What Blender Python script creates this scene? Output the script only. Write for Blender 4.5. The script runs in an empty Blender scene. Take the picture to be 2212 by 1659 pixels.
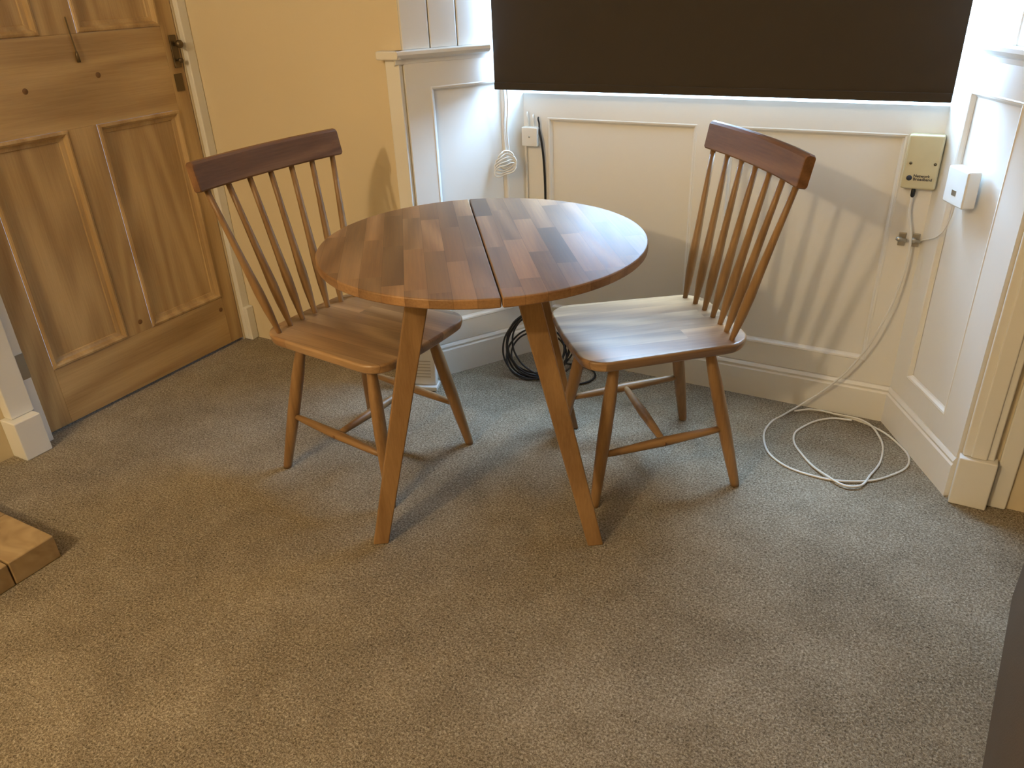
import bpy, bmesh, math, random
from mathutils import Vector, Matrix
random.seed(4)
scene=bpy.context.scene
COL=bpy.context.collection

# ---------------------------------------------------------------- node helpers
class NT:
    def __init__(s,name):
        s.m=bpy.data.materials.new(name); s.m.use_nodes=True
        s.t=s.m.node_tree; s.b=s.t.nodes['Principled BSDF']; s.out=s.t.nodes['Material Output']
    def n(s,typ,**kw):
        nd=s.t.nodes.new(typ)
        for k,v in kw.items(): setattr(nd,k,v)
        return nd
    def set(s,sock,v):
        if isinstance(v,bpy.types.NodeSocket): s.t.links.new(v,sock)
        else:
            if isinstance(v,(tuple,list)) and len(v)==3 and sock.type=='RGBA': v=(*v,1)
            sock.default_value=v
    def math(s,op,a,b=0.0,c=None):
        nd=s.n('ShaderNodeMath',operation=op); s.set(nd.inputs[0],a); s.set(nd.inputs[1],b)
        if c is not None: s.set(nd.inputs[2],c)
        return nd.outputs[0]
    def mix(s,f,a,b,mode='MIX'):
        nd=s.n('ShaderNodeMix',data_type='RGBA',blend_type=mode)
        s.set(nd.inputs[0],f); s.set(nd.inputs[6],a); s.set(nd.inputs[7],b); return nd.outputs[2]
    def coord(s):
        return s.n('ShaderNodeTexCoord').outputs['Object']
    def noise(s,vec,scale,detail=3,rough=0.5,dist=0.0,out=0):
        nd=s.n('ShaderNodeTexNoise'); s.set(nd.inputs['Vector'],vec)
        nd.inputs['Scale'].default_value=scale; nd.inputs['Detail'].default_value=detail
        nd.inputs['Roughness'].default_value=rough; nd.inputs['Distortion'].default_value=dist
        return nd.outputs[out]
    def comb(s,x,y,z):
        nd=s.n('ShaderNodeCombineXYZ'); s.set(nd.inputs[0],x); s.set(nd.inputs[1],y); s.set(nd.inputs[2],z); return nd.outputs[0]
    def sep(s,v):
        nd=s.n('ShaderNodeSeparateXYZ'); s.set(nd.inputs[0],v); return nd.outputs
    def ramp(s,f,stops):
        nd=s.n('ShaderNodeValToRGB'); s.set(nd.inputs[0],f); cr=nd.color_ramp
        while len(cr.elements)<len(stops): cr.elements.new(0.5)
        for e,(p,c) in zip(cr.elements,stops):
            e.position=p; e.color=(*c,1) if len(c)==3 else c
        return nd.outputs[0]
    def bump(s,h,strength=0.2,dist=0.01):
        nd=s.n('ShaderNodeBump'); nd.inputs['Strength'].default_value=strength; nd.inputs['Distance'].default_value=dist
        s.set(nd.inputs['Height'],h); s.set(s.b.inputs['Normal'],nd.outputs[0])
    def base(s,c): s.set(s.b.inputs['Base Color'],c)
    def rough(s,v): s.set(s.b.inputs['Roughness'],v)

def paint(name,col,rough=0.5,var=0.04,bump=0.05,bs=90):
    k=NT(name); co=k.coord()
    n1=k.noise(co,2.0,1)
    dark=tuple(x*(1-var*2) for x in col); lite=tuple(min(1,x*(1+var)) for x in col)
    k.base(k.mix(n1,dark,lite)); k.rough(rough)
    k.bump(k.noise(co,bs,1),bump,0.004); return k.m

def wood(name,dark,light,axis=0,across=1,stave=None,rough=0.45,contour=9.0,cw=0.22,fine=0.5,var=(0.62,1.12),low=3.2,spec=0.5,spread=(0.36,0.30)):
    k=NT(name); co=k.coord(); o=k.sep(co)
    L=o[axis]; p=o[across]; q=o[[i for i in (0,1,2) if i not in (axis,across)][0]]
    if stave:
        w,ln=stave
        row=k.math('FLOOR',k.math('DIVIDE',p,w))
        wn=k.n('ShaderNodeTexWhiteNoise',noise_dimensions='1D'); k.set(wn.inputs['W'],row)
        seg=k.math('FLOOR',k.math('ADD',k.math('DIVIDE',L,ln),k.math('MULTIPLY',wn.outputs[0],7.3)))
        wn2=k.n('ShaderNodeTexWhiteNoise',noise_dimensions='2D'); k.set(wn2.inputs['Vector'],k.comb(row,seg,0))
        rid=wn2.outputs[0]
        wn3=k.n('ShaderNodeTexWhiteNoise',noise_dimensions='2D'); k.set(wn3.inputs['Vector'],k.comb(seg,row,0))
        rid2=wn3.outputs[0]
        p2=k.math('ADD',p,k.math('MULTIPLY',rid,40.0))
        L2=k.math('ADD',L,k.math('MULTIPLY',rid2,9.0))
    else:
        p2=p;L2=L;rid=None
    cn=k.noise(k.comb(k.math('MULTIPLY',L2,0.13),p2,q),low,1,0.4,0.2)
    lines=k.math('MULTIPLY_ADD',k.math('SINE',k.math('MULTIPLY',cn,contour*6.283)),0.5,0.5)
    fn=k.noise(k.comb(k.math('MULTIPLY',L2,0.04),p2,q),170,3,0.6)
    bn=k.noise(k.comb(k.math('MULTIPLY',L2,0.25),p2,q),9,1,0.5)
    f=k.math('ADD',k.math('MULTIPLY',lines,cw),k.math('MULTIPLY',fn,fine))
    f=k.math('ADD',f,k.math('MULTIPLY_ADD',bn,0.4,0.0))
    mid=(cw+fine+0.4)*0.5
    c=k.ramp(f,[(max(0,mid-spread[0]),dark),(min(1,mid+spread[1]),light)])
    if rid is not None:
        br=k.math('MULTIPLY_ADD',rid,var[1]-var[0],var[0])
        c=k.mix(1.0,c,k.comb(br,k.math('MULTIPLY',br,k.math('MULTIPLY_ADD',rid2,0.1,0.94)),k.math('MULTIPLY',br,k.math('MULTIPLY_ADD',rid2,0.2,0.86))),'MULTIPLY')
        fr=k.math('FRACT',k.math('DIVIDE',p,w))
        ln_=k.math('LESS_THAN',k.math('ABSOLUTE',k.math('SUBTRACT',fr,0.5)),0.488)
        c=k.mix(k.math('MULTIPLY_ADD',ln_,-0.35,0.35),c,tuple(x*0.35 for x in dark))
    k.base(c); k.rough(k.math('MULTIPLY_ADD',fn,0.15,rough-0.07)); k.b.inputs['Specular IOR Level'].default_value=spec
    return k.m

def plain(name,col,rough=0.5,metal=0.0):
    k=NT(name); co=k.coord(); n1=k.noise(co,30,1)
    k.base(k.mix(n1,tuple(x*0.93 for x in col),col)); k.rough(rough); k.b.inputs['Metallic'].default_value=metal; return k.m

# ---------------------------------------------------------------- materials
M_cream=paint('cream_wall_paint',(0.74,0.635,0.445),0.65,0.04,0.12,60)
M_white=paint('white_gloss_paint',(0.82,0.805,0.755),0.38,0.02,0.06,35)
M_ceil=paint('ceiling_paint',(0.85,0.82,0.75),0.8)
M_pineV=wood('pine_vertical',(0.33,0.200,0.080),(0.62,0.435,0.21),axis=2,across=1,rough=0.45,contour=8,cw=0.30,fine=0.45,low=5)
M_pineH=wood('pine_horizontal',(0.33,0.200,0.080),(0.62,0.435,0.21),axis=1,across=2,rough=0.45,contour=8,cw=0.30,fine=0.45,low=5)
M_top=wood('oiled_oak_top',(0.165,0.080,0.034),(0.43,0.250,0.120),axis=1,across=0,stave=(0.052,0.30),rough=0.40,contour=13,cw=0.30,var=(0.55,1.28),low=2.5,spec=0.5)
M_seat=wood('oiled_oak_seat',(0.175,0.090,0.038),(0.47,0.290,0.145),axis=0,across=1,stave=(0.062,0.9),rough=0.32,contour=15,cw=0.42,var=(0.72,1.15),low=2.5,spec=0.7)
M_legw=wood('oiled_oak_leg',(0.180,0.094,0.036),(0.38,0.225,0.098),axis=2,across=0,rough=0.42,contour=8,low=6)
M_stretch=wood('oiled_oak_stretcher',(0.180,0.094,0.036),(0.38,0.225,0.098),axis=0,across=2,rough=0.42,contour=8,low=6)
M_rail=wood('oiled_oak_rail',(0.120,0.052,0.020),(0.285,0.145,0.063),axis=1,across=2,rough=0.45,contour=7,cw=0.3,low=7,spec=0.4)
M_blind=paint('blackout_fabric',(0.038,0.028,0.018),0.8,0.05,0.05,400)
M_plastic=plain('white_plastic',(0.80,0.79,0.74),0.35)
M_gold=plain('beige_plastic',(0.62,0.55,0.34),0.35)
M_black=plain('black_plastic',(0.012,0.012,0.014),0.4)
M_metal=plain('nickel_metal',(0.55,0.53,0.48),0.3,1.0)
M_brass=plain('aged_iron',(0.16,0.12,0.07),0.4,0.8)
M_plug=plain('pine_knot',(0.20,0.10,0.035),0.5)
M_ink=plain('dark_ink',(0.03,0.035,0.05),0.6)
k=NT('carpet'); co=k.coord()
big=k.noise(co,3.4,2,0.65,0.2); mid=k.noise(co,16,2,0.6); fine=k.noise(co,190,2,0.85,0.5)
f=k.math('MULTIPLY_ADD',fine,1.35,0.04)
f=k.math('ADD',f,k.math('MULTIPLY',big,0.30)); f=k.math('ADD',f,k.math('MULTIPLY',mid,0.12))
k.base(k.ramp(k.math('SUBTRACT',f,0.45),[(0.20,(0.115,0.090,0.058)),(0.50,(0.325,0.272,0.195)),(0.80,(0.62,0.55,0.43))]))
k.rough(0.95); k.b.inputs['Specular IOR Level'].default_value=0.15
k.bump(fine,0.8,0.007); M_carpet=k.m
k=NT('hearth_stone'); co=k.coord(); n1=k.noise(co,7,3,0.65,0.8)
k.base(k.ramp(n1,[(0.3,(0.26,0.165,0.075)),(0.7,(0.54,0.40,0.22))])); k.rough(0.55); M_hearth=k.m
k=NT('brown_leather'); co=k.coord(); n1=k.noise(co,6,2); vo=k.n('ShaderNodeTexVoronoi'); k.set(vo.inputs['Vector'],co); vo.inputs['Scale'].default_value=260
k.base(k.mix(n1,(0.075,0.052,0.034),(0.120,0.086,0.058))); k.rough(0.5); k.bump(vo.outputs[0],0.25,0.002); M_leather=k.m
k=NT('window_glass'); tr=k.n('ShaderNodeBsdfTransparent'); gl=k.n('ShaderNodeBsdfGlossy'); gl.inputs['Roughness'].default_value=0.02
mx=k.n('ShaderNodeMixShader'); mx.inputs[0].default_value=0.05; k.t.links.new(tr.outputs[0],mx.inputs[1]); k.t.links.new(gl.outputs[0],mx.inputs[2]); k.t.links.new(mx.outputs[0],k.out.inputs[0]); M_glass=k.m
k=NT('bulb'); k.b.inputs['Emission Color'].default_value=(1,0.75,0.45,1); k.b.inputs['Emission Strength'].default_value=8; M_bulb=k.m

# ---------------------------------------------------------------- mesh helpers
def finish(bm,name,mat,parent=None,bevel=0,seg=2,smooth=False):
    bmesh.ops.recalc_face_normals(bm,faces=bm.faces)
    me=bpy.data.meshes.new(name); bm.to_mesh(me); bm.free()
    o=bpy.data.objects.new(name,me); COL.objects.link(o)
    if mat: me.materials.append(mat)
    if smooth:
        for p in me.polygons: p.use_smooth=True
    if bevel>0:
        b=o.modifiers.new('bevel','BEVEL'); b.width=bevel; b.segments=seg; b.limit_method='ANGLE'; b.angle_limit=math.radians(40)
        for p in me.polygons: p.use_smooth=True
        b.harden_normals=True
    if parent: o.parent=parent
    return o
def addbox(bm,x0,x1,y0,y1,z0,z1,M=None):
    vs=[Vector((x,y,z)) for z in (z0,z1) for y in (y0,y1) for x in (x0,x1)]
    if M is not None: vs=[M@v for v in vs]
    v=[bm.verts.new(p) for p in vs]
    for f in ((0,1,3,2),(4,6,7,5),(0,4,5,1),(2,3,7,6),(0,2,6,4),(1,5,7,3)): bm.faces.new([v[i] for i in f])
def boxes(name,lst,mat,parent=None,bevel=0,M=None,seg=2):
    bm=bmesh.new()
    for b in lst: addbox(bm,*b,M=M)
    return finish(bm,name,mat,parent,bevel,seg)
def empty(name,loc=(0,0,0),rot=0):
    o=bpy.data.objects.new(name,None); COL.objects.link(o); o.location=loc; o.rotation_euler=(0,0,rot); o.empty_display_size=0.1; return o
def lathe(bm,p0,p1,prof,seg=14):
    p0=Vector(p0);p1=Vector(p1); d=(p1-p0); a=d.normalized()
    u=a.orthogonal().normalized(); w=a.cross(u)
    rings=[]
    for t,r in prof:
        c=p0+d*t
        rings.append([bm.verts.new(c+(u*math.cos(2*math.pi*i/seg)+w*math.sin(2*math.pi*i/seg))*r) for i in range(seg)])
    for a_,b_ in zip(rings,rings[1:]):
        for i in range(seg): bm.faces.new((a_[i],a_[(i+1)%seg],b_[(i+1)%seg],b_[i]))
    bm.faces.new(rings[0][::-1]); bm.faces.new(rings[-1])
def lathe_obj(name,p0,p1,prof,mat,parent,seg=14):
    bm=bmesh.new(); lathe(bm,p0,p1,prof,seg); o=finish(bm,name,mat,parent,smooth=True)
    return o
def tube(name,pts,r,mat,parent=None,cyclic=False):
    cu=bpy.data.curves.new(name,'CURVE'); cu.dimensions='3D'; cu.bevel_depth=r; cu.bevel_resolution=3; cu.resolution_u=10
    sp=cu.splines.new('BEZIER'); sp.bezier_points.add(len(pts)-1)
    for b,p in zip(sp.bezier_points,pts): b.co=p; b.handle_left_type=b.handle_right_type='AUTO'
    sp.use_cyclic_u=cyclic
    o=bpy.data.objects.new(name,cu); COL.objects.link(o); cu.materials.append(mat)
    dg=bpy.context.evaluated_depsgraph_get(); me=bpy.data.meshes.new_from_object(o.evaluated_get(dg))
    bpy.data.objects.remove(o); o=bpy.data.objects.new(name,me); COL.objects.link(o)
    for p in me.polygons: p.use_smooth=True
    if parent: o.parent=parent
    return o
def rounded(corners,radii,n=8):
    out=[];N=len(corners)
    for i in range(N):
        P=Vector(corners[i]);A=Vector(corners[i-1]);B=Vector(corners[(i+1)%N]);r=radii[i]
        a=(A-P).normalized();b=(B-P).normalized();ang=a.angle(b);t=r/math.tan(ang/2)
        s=P+a*t;e=P+b*t;c=P+(a+b).normalized()*(r/math.sin(ang/2))
        v0=s-c;v1=e-c;a0=math.atan2(v0.y,v0.x);a1=math.atan2(v1.y,v1.x);da=a1-a0
        while da>math.pi: da-=2*math.pi
        while da<-math.pi: da+=2*math.pi
        for j in range(n+1):
            q=a0+da*j/n; out.append((c.x+r*math.cos(q),c.y+r*math.sin(q)))
    return out
def prism(name,outline,z0,z1,mat,parent=None,bevel=0,seg=3,inset_bottom=0):
    bm=bmesh.new()
    cx=sum(p[0] for p in outline)/len(outline);cy=sum(p[1] for p in outline)/len(outline)
    bot=[bm.verts.new((p[0]-(p[0]-cx)*inset_bottom,p[1]-(p[1]-cy)*inset_bottom,z0)) for p in outline]
    top=[bm.verts.new((p[0],p[1],z1)) for p in outline]
    bm.faces.new(bot[::-1]);bm.faces.new(top);n=len(outline)
    for i in range(n): bm.faces.new((bot[i],bot[(i+1)%n],top[(i+1)%n],top[i]))
    return finish(bm,name,mat,parent,bevel,seg)
def loft_panel(name,O,U,V,N,rect,prof,mat,parent=None,cap=True):
    O,U,V,N=map(Vector,(O,U,V,N)); u0,u1,v0,v1=rect; bm=bmesh.new(); loops=[]
    for i,h in prof:
        loops.append([bm.verts.new(O+U*u+V*v+N*h) for u,v in ((u0+i,v0+i),(u1-i,v0+i),(u1-i,v1-i),(u0+i,v1-i))])
    for a,b in zip(loops,loops[1:]):
        for i in range(4): bm.faces.new((a[i],a[(i+1)%4],b[(i+1)%4],b[i]))
    if cap: bm.faces.new(loops[-1])
    return finish(bm,name,mat,parent)
def join(objs,name):
    bpy.ops.object.select_all(action='DESELECT')
    for o in objs: o.select_set(True)
    bpy.context.view_layer.objects.active=objs[0]; bpy.ops.object.join(); objs[0].name=name; return objs[0]

# ---------------------------------------------------------------- room shell
XD=-2.56; YW=2.15; YB=2.525; CZ=2.75; XR=2.6; Y0=-2.9
AL=(-1.594,YW); BL=(-1.362,YB); AR=(0.185,YW); BR=(-0.022,YB)
boxes('floor',[(XD-0.1,XR+0.1,Y0-0.1,2.8,-0.1,0.0)],M_carpet)
boxes('ceiling',[(XD-0.1,XR+0.1,Y0-0.1,2.8,CZ,CZ+0.1)],M_ceil)
boxes('wall_left',[(XD-0.1,XD,Y0-0.1,1.20,0,CZ),(XD-0.1,XD,2.105,YW+0.1,0,CZ),(XD-0.1,XD,1.20,2.105,2.0,CZ)],M_cream)
boxes('wall_back',[(XD,XR,Y0-0.1,Y0,0,CZ)],M_cream)
boxes('wall_right',[(XR,XR+0.1,Y0-0.1,YW+0.1,0,CZ)],M_cream)
def reveal_wall(name,A,B,sgn,mat):
    d=(Vector(B)-Vector(A)).normalized(); n=Vector((d.y,-d.x))*sgn
    bm=bmesh.new(); th=0.1
    a=Vector(A);b=Vector(B)+d*0.22
    pts=[a,b,b+n*th,a+n*th]
    lo=[bm.verts.new((p.x,p.y,0)) for p in pts];hi=[bm.verts.new((p.x,p.y,CZ)) for p in pts]
    bm.faces.new(lo);bm.faces.new(hi)
    for i in range(4): bm.faces.new((lo[i],lo[(i+1)%4],hi[(i+1)%4],hi[i]))
    return finish(bm,name,mat)
boxes('wall_front_left',[(XD,AL[0],YW,YW+0.1,0,CZ)],M_cream)
boxes('wall_front_right',[(AR[0],XR,YW,YW+0.1,0,CZ)],M_cream)
reveal_wall('wall_reveal_left',AL,BL,-1,M_white)
reveal_wall('wall_reveal_right',AR,BR,1,M_white)
boxes('wall_front',[(-1.45,0.08,YB,YB+0.10,0,1.0),(-1.45,0.08,YB+0.02,YB+0.16,2.45,CZ)],M_white)
boxes('baseboard_back',[(XD+0.02,XR-0.02,Y0,Y0+0.018,0,0.13)],M_white,bevel=0.004)
boxes('baseboard_right',[(XR-0.018,XR,Y0+0.02,YW-0.02,0,0.13)],M_white,bevel=0.004)

# window (behind the blind) ------------------------------------------------
win=empty('window_1')
wy=YB+0.10
boxes('frame',[(-1.40,-1.33,wy,wy+0.06,1.0,2.45),(-0.05,0.02,wy,wy+0.06,1.0,2.45),(-1.33,-0.05,wy,wy+0.06,1.0,1.07),(-1.33,-0.05,wy,wy+0.06,2.38,2.45),(-1.33,-0.05,wy+0.005,wy+0.05,1.70,1.74),(-0.70,-0.68,wy+0.01,wy+0.045,1.07,2.38)],M_white,win,0.004)
boxes('glass',[(-1.33,-0.05,wy+0.028,wy+0.032,1.07,2.38)],M_glass,win)
boxes('window_board',[(-1.38,0.0,YB-0.004,wy+0.0,0.982,1.004)],M_white,win,0.004)

# panelling under the window ------------------------------------------------
T=0.012
def panelling(name,M,L,zs,cells,zt):
    bs=[];u=0
    z0=cells[0][2];z1=cells[0][3]
    bs.append((0,L,0,T,z1,zt)); bs.append((0,L,0,T,zs,z0))
    for c in cells:
        bs.append((u,c[0],0,T,z0,z1)); u=c[1]
    bs.append((u,L,0,T,z0,z1))
    objs=[boxes(name,bs,M_white,M=M)]
    for c in cells:
        bm=bmesh.new(); loops=[]
        for i,h in ((0,T),(0.003,T+0.0015),(0.008,T),(0.012,0.004),(0.016,0.001)):
            loops.append([bm.verts.new(M@Vector((uu,h,vv))) for uu,vv in ((c[0]+i,c[2]+i),(c[1]-i,c[2]+i),(c[1]-i,c[3]-i),(c[0]+i,c[3]-i))])
        for a,b in zip(loops,loops[1:]):
            for i in range(4): bm.faces.new((a[i],a[(i+1)%4],b[(i+1)%4],b[i]))
        objs.append(finish(bm,'m',M_white))
    return join(objs,name)
def frameM(A,B):
    a=Vector((A[0],A[1],0));b=Vector((B[0],B[1],0));x=(b-a).normalized();z=Vector((0,0,1));y=z.cross(x)
    if y.y>0: y=-y
    M=Matrix(((x.x,y.x,0,a.x),(x.y,y.y,0,a.y),(0,0,1,0),(0,0,0,1))); return M,(b-a).length
Mb,Lb=frameM(BL,BR); MLr,LLr=frameM(AL,BL); MRr,LRr=frameM(AR,BR)
panelling('trim_1',Mb,Lb,0.13,[(0.10,0.635,0.205,0.92),(0.735,1.245,0.205,0.92)],0.998)
panelling('trim_2',MLr,LLr,0.13,[(0.085,0.365,0.205,1.05)],1.13)
panelling('trim_3',MRr,LRr,0.13,[(0.10,0.34,0.205,1.05)],1.13)
def skirting(name,M,u0,u1,h=0.13,mat=M_white):
    prof=[(0,0),(0.020,0),(0.020,h-0.028),(0.016,h-0.022),(0.018,h-0.014),(0.013,h-0.004),(0.006,h),(0,h)]
    bm=bmesh.new(); r=[[bm.verts.new(M@Vector((u,y,z))) for y,z in prof] for u in (u0,u1)]
    n=len(prof)
    for i in range(n): bm.faces.new((r[0][i],r[0][(i+1)%n],r[1][(i+1)%n],r[1][i]))
    bm.faces.new(r[0]);bm.faces.new(r[1]); return finish(bm,name,mat)
skirting('baseboard_front',Mb,0.004,Lb-0.004)
skirting('baseboard_reveal_left',MLr,0.0,LLr-0.004)
skirting('baseboard_reveal_right',MRr,0.0,LRr-0.004)
def cap(name,M,u0,u1,z=1.165):
    prof=[(0,z-0.045),(0.014,z-0.04),(0.018,z-0.028),(0.032,z-0.022),(0.040,z-0.012),(0.038,z-0.003),(0.030,z),(0,z)]
    bm=bmesh.new(); r=[[bm.verts.new(M@Vector((u,y,zz))) for y,zz in prof] for u in (u0,u1)]; n=len(prof)
    for i in range(n): bm.faces.new((r[0][i],r[0][(i+1)%n],r[1][(i+1)%n],r[1][i]))
    bm.faces.new(r[0]);bm.faces.new(r[1]); return finish(bm,name,M_white)
cap('trim_4',MLr,-0.03,0.30); cap('trim_5',MRr,-0.03,0.30)
for nm,M in (('trim_6',MLr),('trim_7',MRr)):
    bs=[];w=0.098
    for i in range(3): bs.append((i*w+0.002,(i+1)*w-0.002,0,0.008,1.165,CZ-0.005))
    boxes(nm,bs,M_white,bevel=0.003,M=M)
boxes('trim_8',[(-1.650,-1.594,YW-0.020,YW,0.15,1.14)],M_white,bevel=0.004)
boxes('trim_9',[(0.185,0.262,YW-0.022,YW,0.15,1.14),(0.205,0.245,YW-0.028,YW-0.02,0.15,1.14),(0.275,0.32,YW-0.012,YW,0.0,CZ)],M_white,bevel=0.004)
boxes('trim_10',[(-1.655,-1.590,YW-0.034,YW,0,0.15)],M_white,bevel=0.004)
boxes('trim_11',[(0.180,0.272,YW-0.040,YW,0,0.15)],M_white,bevel=0.004)
boxes('trim_12',[(-1.670,-1.575,YW-0.040,YW,1.138,1.165)],M_white,bevel=0.006)
boxes('trim_13',[(0.165,0.282,YW-0.040,YW,1.138,1.165)],M_white,bevel=0.006)
boxes('trim_14',[(XD,XD+0.025,2.11,YW,0,2.06),(XD,XD+0.045,1.085,1.165,0.14,2.10),(XD,XD+0.03,1.165,1.198,0.0,2.06),(XD,XD+0.025,1.165,YW,2.005,2.10)],M_white,bevel=0.005)
boxes('trim_15',[(XD,XD+0.080,1.070,1.160,0,0.14)],M_white,bevel=0.004)
boxes('trim_16',[(XD,XD+0.045,YW-0.038,YW-0.001,0,0.15)],M_white,bevel=0.004)

# ---------------------------------------------------------------- pine door
door=empty('door_1')
dx0,dx1=XD-0.042,XD-0.002
y0,y1=1.203,2.102
boxes('stiles',[(dx0,dx1,y0,1.290,0.012,1.99),(dx0,dx1,2.038,y1,0.012,1.99),(dx0,dx1,1.588,1.695,0.22,0.968),(dx0,dx1,1.588,1.715,1.25,1.87)],M_pineV,door,0.0015)
boxes('rails',[(dx0,dx1,1.290,2.038,0.012,0.22),(dx0,dx1,1.290,2.038,0.968,1.25),(dx0,dx1,1.290,2.038,1.87,1.99)],M_pineH,door,0.0015)
pr=[(0,0),(0.004,0.005),(0.010,0.006),(0.016,0.001),(0.020,-0.008),(0.026,-0.010),(0.032,-0.011),(0.034,-0.015)]
for i,(a,b,c,d) in enumerate([(1.290,1.588,0.22,0.968),(1.695,2.038,0.22,0.968),(1.290,1.588,1.25,1.87),(1.715,2.038,1.25,1.87)]):
    loft_panel('panel_%d'%(i+1),(dx1,0,0),(0,1,0),(0,0,1),(1,0,0),(a,b,c,d),pr,M_pineV,door)
for i,z in enumerate((0.29,1.70)):
    lathe_obj('hinge_%d'%(i+1),(XD+0.006,1.200,z-0.045),(XD+0.006,1.200,z+0.045),[(0,0.006),(0.05,0.008),(0.33,0.008),(0.34,0.006),(0.36,0.008),(0.66,0.008),(0.67,0.006),(0.69,0.008),(0.95,0.008),(1,0.005)],M_metal,door)
    boxes('hinge_leaf_%d'%(i+1),[(XD+0.030,XD+0.0325,1.168,1.196,z-0.045,z+0.045)],M_metal,door,0.001)
boxes('latch_plate',[(dx1,dx1+0.006,2.062,2.092,1.11,1.22)],M_brass,door,0.002)
lathe_obj('latch_knob',(dx1,2.078,1.19),(dx1+0.045,2.078,1.19),[(0,0.007),(0.4,0.006),(0.6,0.013),(0.85,0.014),(1,0.006)],M_brass,door)
lathe_obj('latch_key',(dx1,2.076,1.135),(dx1+0.030,2.076,1.135),[(0,0.004),(0.6,0.004),(0.7,0.009),(1,0.008)],M_brass,door)
boxes('keeper',[(dx1,dx1+0.003,2.05,2.085,1.03,1.09)],M_brass,door,0.001)
for i,(yy,zz) in enumerate(((1.75,1.12),(1.49,1.10),(2.02,0.17),(1.65,0.26))):
    lathe_obj('knot_%d'%i,(dx1-0.001,yy,zz),(dx1+0.0006,yy,zz),[(0,0.010),(1,0.009)],M_plug,door)
tube('hanging_chain',[(dx1+0.006,1.685,1.30),(dx1+0.006,1.688,1.24),(dx1+0.008,1.69,1.20)],0.0022,M_brass,door)
lathe_obj('hanging_pull',(dx1+0.008,1.69,1.20),(dx1+0.008,1.69,1.165),[(0,0.002),(0.3,0.005),(1,0.006)],M_brass,door)

# ---------------------------------------------------------------- roller blind
bl=empty('roller_blind')
boxes('fabric',[(-1.402,-0.028,2.3985,2.4005,1.03,2.50)],M_blind,bl)
boxes('hem_bar',[(-1.402,-0.028,2.394,2.404,1.022,1.046)],M_blind,bl,0.003)
lathe_obj('roller',(-1.412,2.40,2.52),(-0.015,2.40,2.52),[(0,0.022),(1,0.022)],M_plastic,bl)
boxes('brackets',[(-1.417,-1.412,2.37,2.43,2.49,2.75),(-0.015,-0.010,2.37,2.43,2.49,2.75)],M_plastic,bl)

# ---------------------------------------------------------------- table
TA=math.radians(36.4)
tb=empty('dining_table',(-1.045,1.685,0),TA)
R_=0.434;g=0.0014
def half(sgn,name):
    pts=[];n=64
    for i in range(n+1):
        a=-math.pi/2+math.pi*i/n
        pts.append((sgn*max(R_*math.cos(a),g),R_*math.sin(a)))
    return prism(name,pts,0.721,0.745,M_top,tb,0.004,3)
half(1,'top_leaf');half(-1,'top_main')
def rot2(x,y,a): return (x*math.cos(a)-y*math.sin(a),x*math.sin(a)+y*math.cos(a))
def toloc(x,y): return rot2(x+1.045,y-1.685,-TA)
legs=[((-1.168,1.268),(-1.085,1.455)),((-0.642,1.520),(-0.868,1.570)),((-0.952,2.040),(-1.058,1.925))]
for i,(ft,tp) in enumerate(legs):
    bm=bmesh.new(); rings=[]
    for (X,Y),z,w in ((ft,0,0.021),(tp,0.721,0.030)):
        X,Y=toloc(X,Y); ring=[]
        for qx,qy in ((-w,-w),(w,-w),(w,w),(-w,w)):
            dx,dy=rot2(qx,qy,math.radians(-2)); ring.append(bm.verts.new((X+dx,Y+dy,z)))
        rings.append(ring)
    a,b=rings
    for j in range(4): bm.faces.new((a[j],a[(j+1)%4],b[(j+1)%4],b[j]))
    bm.faces.new(rings[0]);bm.faces.new(rings[-1])
    finish(bm,'leg_%d'%(i+1),M_legw,tb,0.004,3)
def bearer(name,p,q):
    p=Vector(toloc(*p));q=Vector(toloc(*q));d=(q-p).normalized();n=Vector((-d.y,d.x))*0.014
    bm=bmesh.new();lo=[];hi=[]
    for v in (p-n,q-n,q+n,p+n): lo.append(bm.verts.new((v.x,v.y,0.695)));hi.append(bm.verts.new((v.x,v.y,0.7208)))
    bm.faces.new(lo);bm.faces.new(hi)
    for j in range(4): bm.faces.new((lo[j],lo[(j+1)%4],hi[(j+1)%4],hi[j]))
    finish(bm,name,M_legw,tb,0.002)
bearer('bearer_1',(-1.085,1.455),(-0.868,1.570)); bearer('bearer_2',(-0.868,1.570),(-1.058,1.925)); bearer('bearer_3',(-1.058,1.925),(-1.085,1.455))

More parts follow.
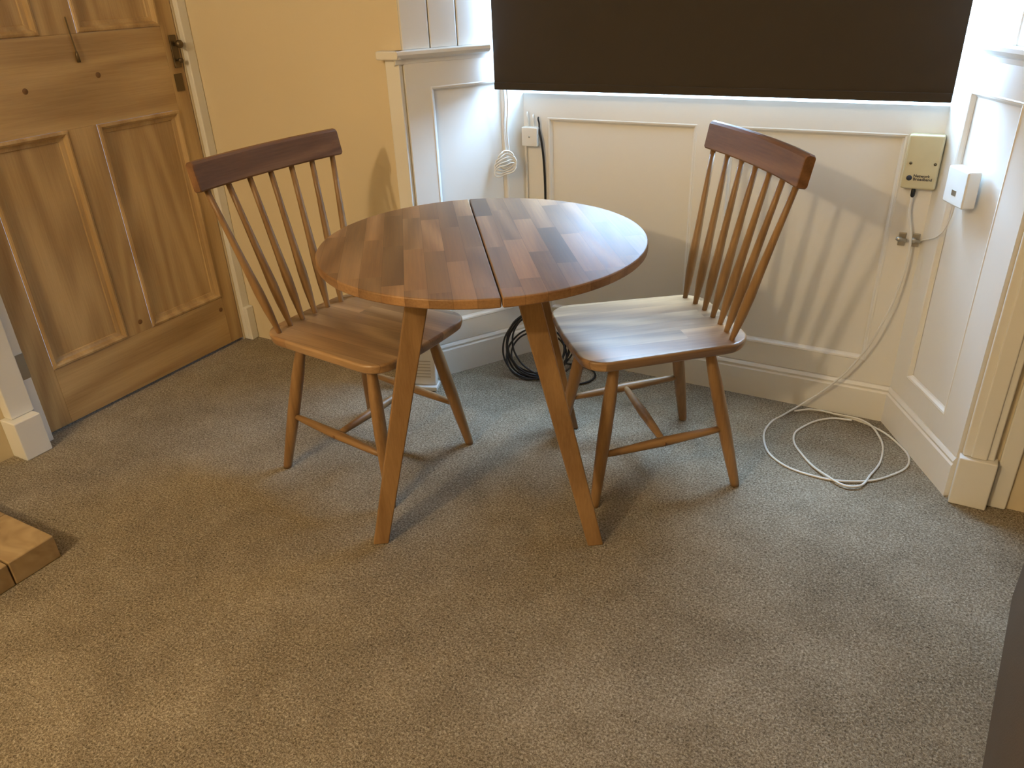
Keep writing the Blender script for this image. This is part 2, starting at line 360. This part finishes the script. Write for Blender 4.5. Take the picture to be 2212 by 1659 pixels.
# ---------------------------------------------------------------- chairs
def chair(loc,ang):
    ch=empty('dining_chair',(loc[0],loc[1],0),math.radians(ang))
    ST=0.462
    out=rounded([(0.24,-0.215),(0.24,0.215),(-0.235,0.192),(-0.235,-0.192)],[0.065,0.065,0.075,0.075],8)
    out=[(x+0.012*(1-(y/0.215)**2)*(1 if x>0 else -1),y) for x,y in out]
    ex=[]
    for i,p in enumerate(out):
        q=out[(i+1)%len(out)]; ex.append(p)
        if abs(p[1]-q[1])>0.1:
            sg=1 if p[0]>0 else -1
            for t in [j/8 for j in range(1,8)]:
                y=p[1]+(q[1]-p[1])*t; base=(p[0]-0.012*sg*(1-(p[1]/0.215)**2)); ex.append((base+0.012*sg*(1-(y/0.215)**2),y))
    prism('seat',ex,ST-0.032,ST,M_seat,ch,0.009,4,0.03)
    tops=[(0.135,-0.13),(0.135,0.13),(-0.135,-0.125),(-0.135,0.125)]
    feet=[(0.210,-0.198),(0.210,0.198),(-0.222,-0.200),(-0.222,0.200)]
    lp=[(0,0.0125),(0.03,0.0135),(0.25,0.0170),(0.5,0.0192),(0.75,0.0185),(0.92,0.0145),(1,0.0135)]
    def at(k,z):
        t=z/(ST-0.028); return Vector((feet[k][0]+(tops[k][0]-feet[k][0])*t,feet[k][1]+(tops[k][1]-feet[k][1])*t,z))
    for k_ in range(4):
        lathe_obj('leg_%d'%(k_+1),(feet[k_][0],feet[k_][1],0),(tops[k_][0],tops[k_][1],ST-0.028),lp,M_legw,ch,16)
    sp=[(0,0.0080),(0.12,0.0105),(0.5,0.0145),(0.88,0.0105),(1,0.0080)]
    for j,(a,b) in enumerate(((0,2),(1,3))):
        lathe_obj('side_stretcher_%d'%(j+1),at(a,0.155),at(b,0.185),sp,M_stretch,ch)
    m0=(at(0,0.155)+at(2,0.185))/2;m1=(at(1,0.155)+at(3,0.185))/2
    lathe_obj('cross_stretcher',m0,m1,sp,M_stretch,ch)
    for sg,mm in ((-1,m0),(1,m1)):
        lathe_obj('stretcher_plug',mm+Vector((0,sg*0.0125,0)),mm+Vector((0,sg*0.0152,0)),[(0,0.005),(1,0.005)],M_rail,ch)
    bm=bmesh.new();rings=[];N=24;W=0.266
    lean=math.radians(11); up=Vector((-math.sin(lean),0,math.cos(lean))); fw=Vector((math.cos(lean),0,math.sin(lean)))
    def railc(y): return Vector((-0.294+0.020*(y/W)**2,y,0.925))
    hh=0.040;tt=0.0145
    cs=[(-tt,-hh+0.004),(-tt+0.004,-hh),(tt-0.004,-hh),(tt,-hh+0.004),(tt,hh-0.010),(tt-0.004,hh-0.003),(0.003,hh),(-tt+0.005,hh-0.001),(-tt,hh-0.006)]
    for i in range(N+1):
        y=-W+2*W*i/N
        e=0.93 if i in (0,N) else 1.0
        yy=y
        if i in (1,N-1): yy=math.copysign(W-0.004,y)
        rings.append([bm.verts.new(railc(yy)+fw*a*e+up*b*e) for a,b in cs])
    for a,b in zip(rings,rings[1:]):
        for j in range(len(cs)): bm.faces.new((a[j],a[(j+1)%len(cs)],b[(j+1)%len(cs)],b[j]))
    bm.faces.new(rings[0]);bm.faces.new(rings[-1])
    finish(bm,'back_rail',M_rail,ch)
    pf=[(0,0.0070),(0.05,0.0078),(0.20,0.0128),(0.32,0.0138),(0.48,0.0112),(0.75,0.0088),(1,0.0078)]
    for i in range(7):
        s=(i-3)/3
        yb=s*0.160; yt=s*0.237
        xb=-0.198+0.018*s*s
        tp=railc(yt)-up*(hh-0.008)
        lathe_obj('spindle_%d'%(i+1),(xb,yb,ST-0.012),tp,pf,M_legw,ch,14)
    return ch
chair((-1.430,1.612),-3.5)
chair((-0.670,1.948),220)

# ---------------------------------------------------------------- hearth (worn tiles with open joints)
he=empty('hearth')
prism('tile_1',[(-2.52,0.705),(-2.14,0.700),(-2.143,0.82),(-2.52,0.82)],0.0,0.072,M_hearth,he,0.004,3)
prism('tile_2',[(-2.138,0.702),(-1.92,0.695),(-1.92,0.82),(-2.140,0.82)],0.0,0.072,M_hearth,he,0.004,3)
prism('tile_3',[(-2.52,0.40),(-1.92,0.40),(-1.92,0.692),(-2.52,0.702)],0.0,0.071,M_hearth,he,0.004,3)
prism('tile_4',[(-2.52,-0.6),(-1.92,-0.6),(-1.92,0.397),(-2.52,0.397)],0.0,0.072,M_hearth,he,0.004,3)

# ---------------------------------------------------------------- sofa (edge visible bottom right)
so=empty('leather_sofa',(0.036,0.592,0),math.radians(-6))
def sb(n,b,bv=0.05): return boxes(n,[b],M_leather,so,bv,seg=6)
sb('arm_near',(0.165,0.385,0.05,1.17,0.012,0.60),0.045)
sb('arm_far',(1.80,2.02,0.05,1.17,0.012,0.60),0.045)
sb('base',(0.37,1.81,0.10,1.15,0.05,0.30),0.02)
sb('seat_cushion_1',(0.39,1.09,0.06,0.92,0.30,0.45),0.05)
sb('seat_cushion_2',(1.10,1.79,0.06,0.92,0.30,0.45),0.05)
sb('backrest',(0.37,1.81,0.93,1.16,0.28,0.80),0.07)
for i,(x,y) in enumerate(((0.25,0.2),(0.25,1.05),(1.93,0.2),(1.93,1.05))):
    lathe_obj('foot_%d'%i,(x,y,0),(x,y,0.03),[(0,0.02),(1,0.022)],M_black,so)

# ---------------------------------------------------------------- wall boxes
bx=empty('broadband_box',(0.015,0,0))
boxes('case',[(-0.128,-0.038,YB-T-0.034,YB-T,0.775,0.925)],M_gold,bx,0.006,seg=3)
for i,x in enumerate((-0.112,-0.050)):
    lathe_obj('screw_%d'%i,(x,YB-T-0.034,0.847),(x,YB-T-0.0365,0.847),[(0,0.004),(1,0.0035)],M_brass,bx)
def text(body,size,loc,rot,mat,parent,name,align='LEFT'):
    cu=bpy.data.curves.new(name,'FONT'); cu.body=body; cu.size=size; cu.extrude=0.0003; cu.align_x=align; cu.space_line=0.8; cu.offset=0.0002
    o=bpy.data.objects.new(name,cu); COL.objects.link(o); o.location=loc; o.rotation_euler=rot; cu.materials.append(mat); o.parent=parent; return o
text('Network\nBroadband',0.0112,(-0.099,YB-T-0.0345,0.809),(math.radians(90),0,0),M_ink,bx,'label')
lathe_obj('mark',(-0.109,YB-T-0.0338,0.806),(-0.109,YB-T-0.0350,0.806),[(0,0.0075),(1,0.0075)],M_ink,bx,20)
lathe_obj('plug',(-0.092,YB-T-0.018,0.775),(-0.092,YB-T-0.018,0.748),[(0,0.004),(0.3,0.006),(0.8,0.006),(1,0.003)],M_black,bx)
sk=empty('telephone_socket')
Mx=MRr@Matrix.Translation((0.246,T,0.820))
boxes('case',[(-0.050,0.050,0,0.036,-0.048,0.048)],M_plastic,sk,0.005,M=Mx,seg=3)
boxes('port',[(-0.010,0.010,0.0352,0.037,-0.022,-0.008)],M_metal,sk,M=Mx)
p_=[Mx@Vector(v) for v in ((0.02,0.015,-0.046),(0.03,0.012,-0.09),(0.07,0.008,-0.15))]
tube('lead',[tuple(v) for v in p_]+[(-0.030,YB-T-0.012,0.622)],0.0022,M_plastic,sk)
jb=empty('junction_box')
boxes('case',[(-1.352,-1.290,YB-T-0.028,YB-T,0.822,0.888)],M_plastic,jb,0.004,seg=3)
lathe_obj('screw',(-1.321,YB-T-0.028,0.856),(-1.321,YB-T-0.030,0.856),[(0,0.003),(1,0.003)],M_metal,jb)
for i,x in enumerate((-1.335,-1.312,-1.292)):
    tube('lead_%d'%i,[(x-0.004,YB-T-0.003,0.935-i*0.008),(x,YB-T-0.012,0.930-i*0.008),(x+0.002,YB-T-0.010,0.90),(x+0.002,YB-T-0.010,0.885)],0.0028,M_plastic if i<2 else M_black,jb)
cc=empty('coaxial_connector')
for i,x in enumerate((-0.082,-0.045)):
    boxes('clip_%d'%i,[(x-0.010,x+0.010,YB-T-0.008,YB-T-0.0,0.600,0.640)],M_metal,cc,0.002)
    lathe_obj('nut_%d'%i,(x-0.016,YB-T-0.012,0.622),(x+0.014,YB-T-0.012,0.618),[(0,0.004),(0.2,0.008),(0.5,0.008),(0.55,0.005),(1,0.005)],M_metal,cc,8)

# ---------------------------------------------------------------- cables
r=0.0034
w=YB-T-0.012
wc=empty('white_cable')
tube('run',[(-0.077,w,0.750),(-0.075,w-0.004,0.70),(-0.060,w-0.012,0.64),(-0.055,w-0.016,0.58),(-0.062,w-0.025,0.48),(-0.085,w-0.035,0.37),(-0.13,w-0.035,0.24),(-0.20,w-0.03,0.12),(-0.28,w-0.035,0.03),
 (-0.325,2.42,r),(-0.358,2.33,r),(-0.352,2.22,r),(-0.29,2.118,r),(-0.181,2.08,r),(-0.061,2.100,r+0.002),(0.030,2.184,r),(0.068,2.28,r),(0.025,2.38,r),(-0.058,2.455,r),(-0.154,2.482,r),(-0.25,2.475,r+0.006),(-0.30,2.44,r+0.006)],r,M_plastic,wc)
tube('loop',[(-0.18,2.475,r+0.007),(-0.08,2.465,r+0.006),(-0.030,2.40,r),(-0.008,2.295,r),(-0.025,2.16,r+0.002),(-0.067,2.062,r+0.006),(-0.14,2.09,r+0.005),(-0.224,2.18,r),(-0.271,2.28,r),(-0.252,2.364,r),(-0.184,2.45,r),(-0.12,2.46,r+0.004)],r,M_plastic,wc)
pts=[(-1.385,2.42,1.06),(-1.382,2.425,0.98),(-1.392,2.43,0.88),(-1.386,2.43,0.80)]
cb=empty('coiled_cord')
tube('cord',pts,0.003,M_plastic,cb)
tube('cord_b',[(p[0]+0.010,p[1]+0.006,p[2]) for p in pts],0.003,M_plastic,cb)
for i in range(5):
    c0=Vector((-1.383,2.422,0.79-0.01*i)); rx=0.030+0.004*i; rz=0.024
    a=0.5*i
    tube('loop_%d'%i,[(c0.x+rx*math.cos(t)*0.8+0.006*math.sin(3*t+i),c0.y+rx*math.cos(t)*0.4-0.004*i*0.5,c0.z+rz*math.sin(t+a*0.4)) for t in [2*math.pi*j/8 for j in range(8)]],0.0028,M_plastic,cb,True)
wl=empty('wall_cables')
tube('black_cable',[(-1.292,YB-T-0.01,0.885),(-1.280,YB-T-0.014,0.84),(-1.275,YB-T-0.006,0.75),(-1.275,YB-T-0.006,0.45),(-1.272,YB-T-0.006,0.22),(-1.26,YB-0.045,0.12),(-1.25,YB-0.06,0.02)],0.004,M_black,wl)
tube('white_cable',[(-1.345,YB-T-0.006,0.83),(-1.345,YB-T-0.005,0.6),(-1.345,YB-T-0.005,0.25),(-1.335,YB-0.03,0.14),(-1.33,YB-0.04,0.01)],0.0025,M_plastic,wl)
bk=empty('black_cable_coil')
for i in range(7):
    cxx=-1.235+random.uniform(-0.02,0.02);cyy=2.36+random.uniform(-0.02,0.02); R0=0.105+random.uniform(-0.015,0.022); tl=math.radians(58+random.uniform(-12,12)); yw=math.radians(25+random.uniform(-15,15))
    cz=R0*math.sin(tl)+0.006
    P=[]
    for j in range(12):
        t=2*math.pi*j/12; rr=R0*(1+0.06*math.sin(2*t+i))
        x=rr*math.cos(t)*1.05; yv=rr*math.sin(t)*math.cos(tl); zz=rr*math.sin(t)*math.sin(tl)
        P.append((cxx+x*math.cos(yw)-yv*math.sin(yw),cyy+x*math.sin(yw)+yv*math.cos(yw),max(0.005,cz+zz)))
    tube('turn_%d'%i,P,0.0036,M_black,bk,True)
tube('tail',[(-1.16,2.28,0.006),(-1.08,2.30,0.006),(-1.02,2.38,0.006),(-1.06,2.45,0.006),(-1.18,2.46,0.006)],0.0038,M_black,bk)
rt=empty('wifi_router',(-1.585,2.058,0),math.radians(20))
boxes('base',[(-0.07,0.07,-0.03,0.03,0.0,0.018)],M_plastic,rt,0.004)
Mt=Matrix.Translation((0,0,0.016))@Matrix.Rotation(math.radians(-10),4,'X')
boxes('case',[(-0.065,0.065,-0.015,0.015,0,0.17)],M_plastic,rt,0.006,M=Mt,seg=3)
boxes('vents',[(-0.045,0.045,-0.0165,-0.0145,0.03+0.012*i,0.034+0.012*i) for i in range(6)],M_metal,rt,M=Mt)

# ---------------------------------------------------------------- ceiling lamp (behind the camera)
la=empty('ceiling_lamp',(-1.45,-1.5,0))
lathe_obj('rose',(0,0,CZ),(0,0,CZ-0.03),[(0,0.06),(1,0.045)],M_plastic,la)
lathe_obj('flex',(0,0,CZ-0.03),(0,0,CZ-0.16),[(0,0.004),(1,0.004)],M_plastic,la)
lathe_obj('holder',(0,0,CZ-0.16),(0,0,CZ-0.22),[(0,0.012),(0.3,0.02),(1,0.018)],M_plastic,la)
bmb=bmesh.new(); bmesh.ops.create_uvsphere(bmb,u_segments=20,v_segments=14,radius=0.04,matrix=Matrix.Translation((0,0,CZ-0.255))); finish(bmb,'bulb',M_bulb,la,smooth=True)
def light(name,typ,loc,energy,col,**kw):
    l=bpy.data.lights.new(name,typ); l.energy=energy; l.color=col
    for a,b in kw.items(): setattr(l,a,b)
    o=bpy.data.objects.new(name,l); COL.objects.link(o); o.location=loc; return o
light('ceiling_lamp_light','POINT',(-1.45,-1.5,CZ-0.36),118,(1.0,0.765,0.455),shadow_soft_size=0.07)
d=light('window_daylight','AREA',(-0.69,2.95,1.85),640,(0.42,0.67,1.0),shape='RECTANGLE',size=1.5,size_y=1.7)
d.rotation_euler=(math.radians(-90),0,0)
wd=bpy.data.worlds.new('sky'); scene.world=wd; wd.use_nodes=True
wd.node_tree.nodes['Background'].inputs[0].default_value=(0.45,0.65,1.0,1); wd.node_tree.nodes['Background'].inputs[1].default_value=1.0

# ---------------------------------------------------------------- camera
Dn=Vector((137,3158,1661)).normalized(); zf=Vector((0,0,1)); Fv=(zf-zf.dot(Dn)*Dn).normalized(); Rv=Dn.cross(Fv)
A=math.radians(30); Rw=Vector((math.cos(A),math.sin(A),0)); Fw=Vector((-math.sin(A),math.cos(A),0)); Dw=Vector((0,0,-1))
def camax(i): return Rw*Rv[i]+Fw*Fv[i]+Dw*Dn[i]
cxv=camax(0); cyv=-camax(1); czv=-camax(2)
cd=bpy.data.cameras.new('camera'); cam=bpy.data.objects.new('camera',cd); COL.objects.link(cam)
cam.matrix_world=Matrix(((cxv.x,cyv.x,czv.x,0),(cxv.y,cyv.y,czv.y,0),(cxv.z,cyv.z,czv.z,1.35),(0,0,0,1)))
cd.sensor_width=36; cd.lens=36*1661/2212; cd.clip_start=0.02
scene.camera=cam
scene.view_settings.view_transform='Standard'
scene.view_settings.exposure=0.0
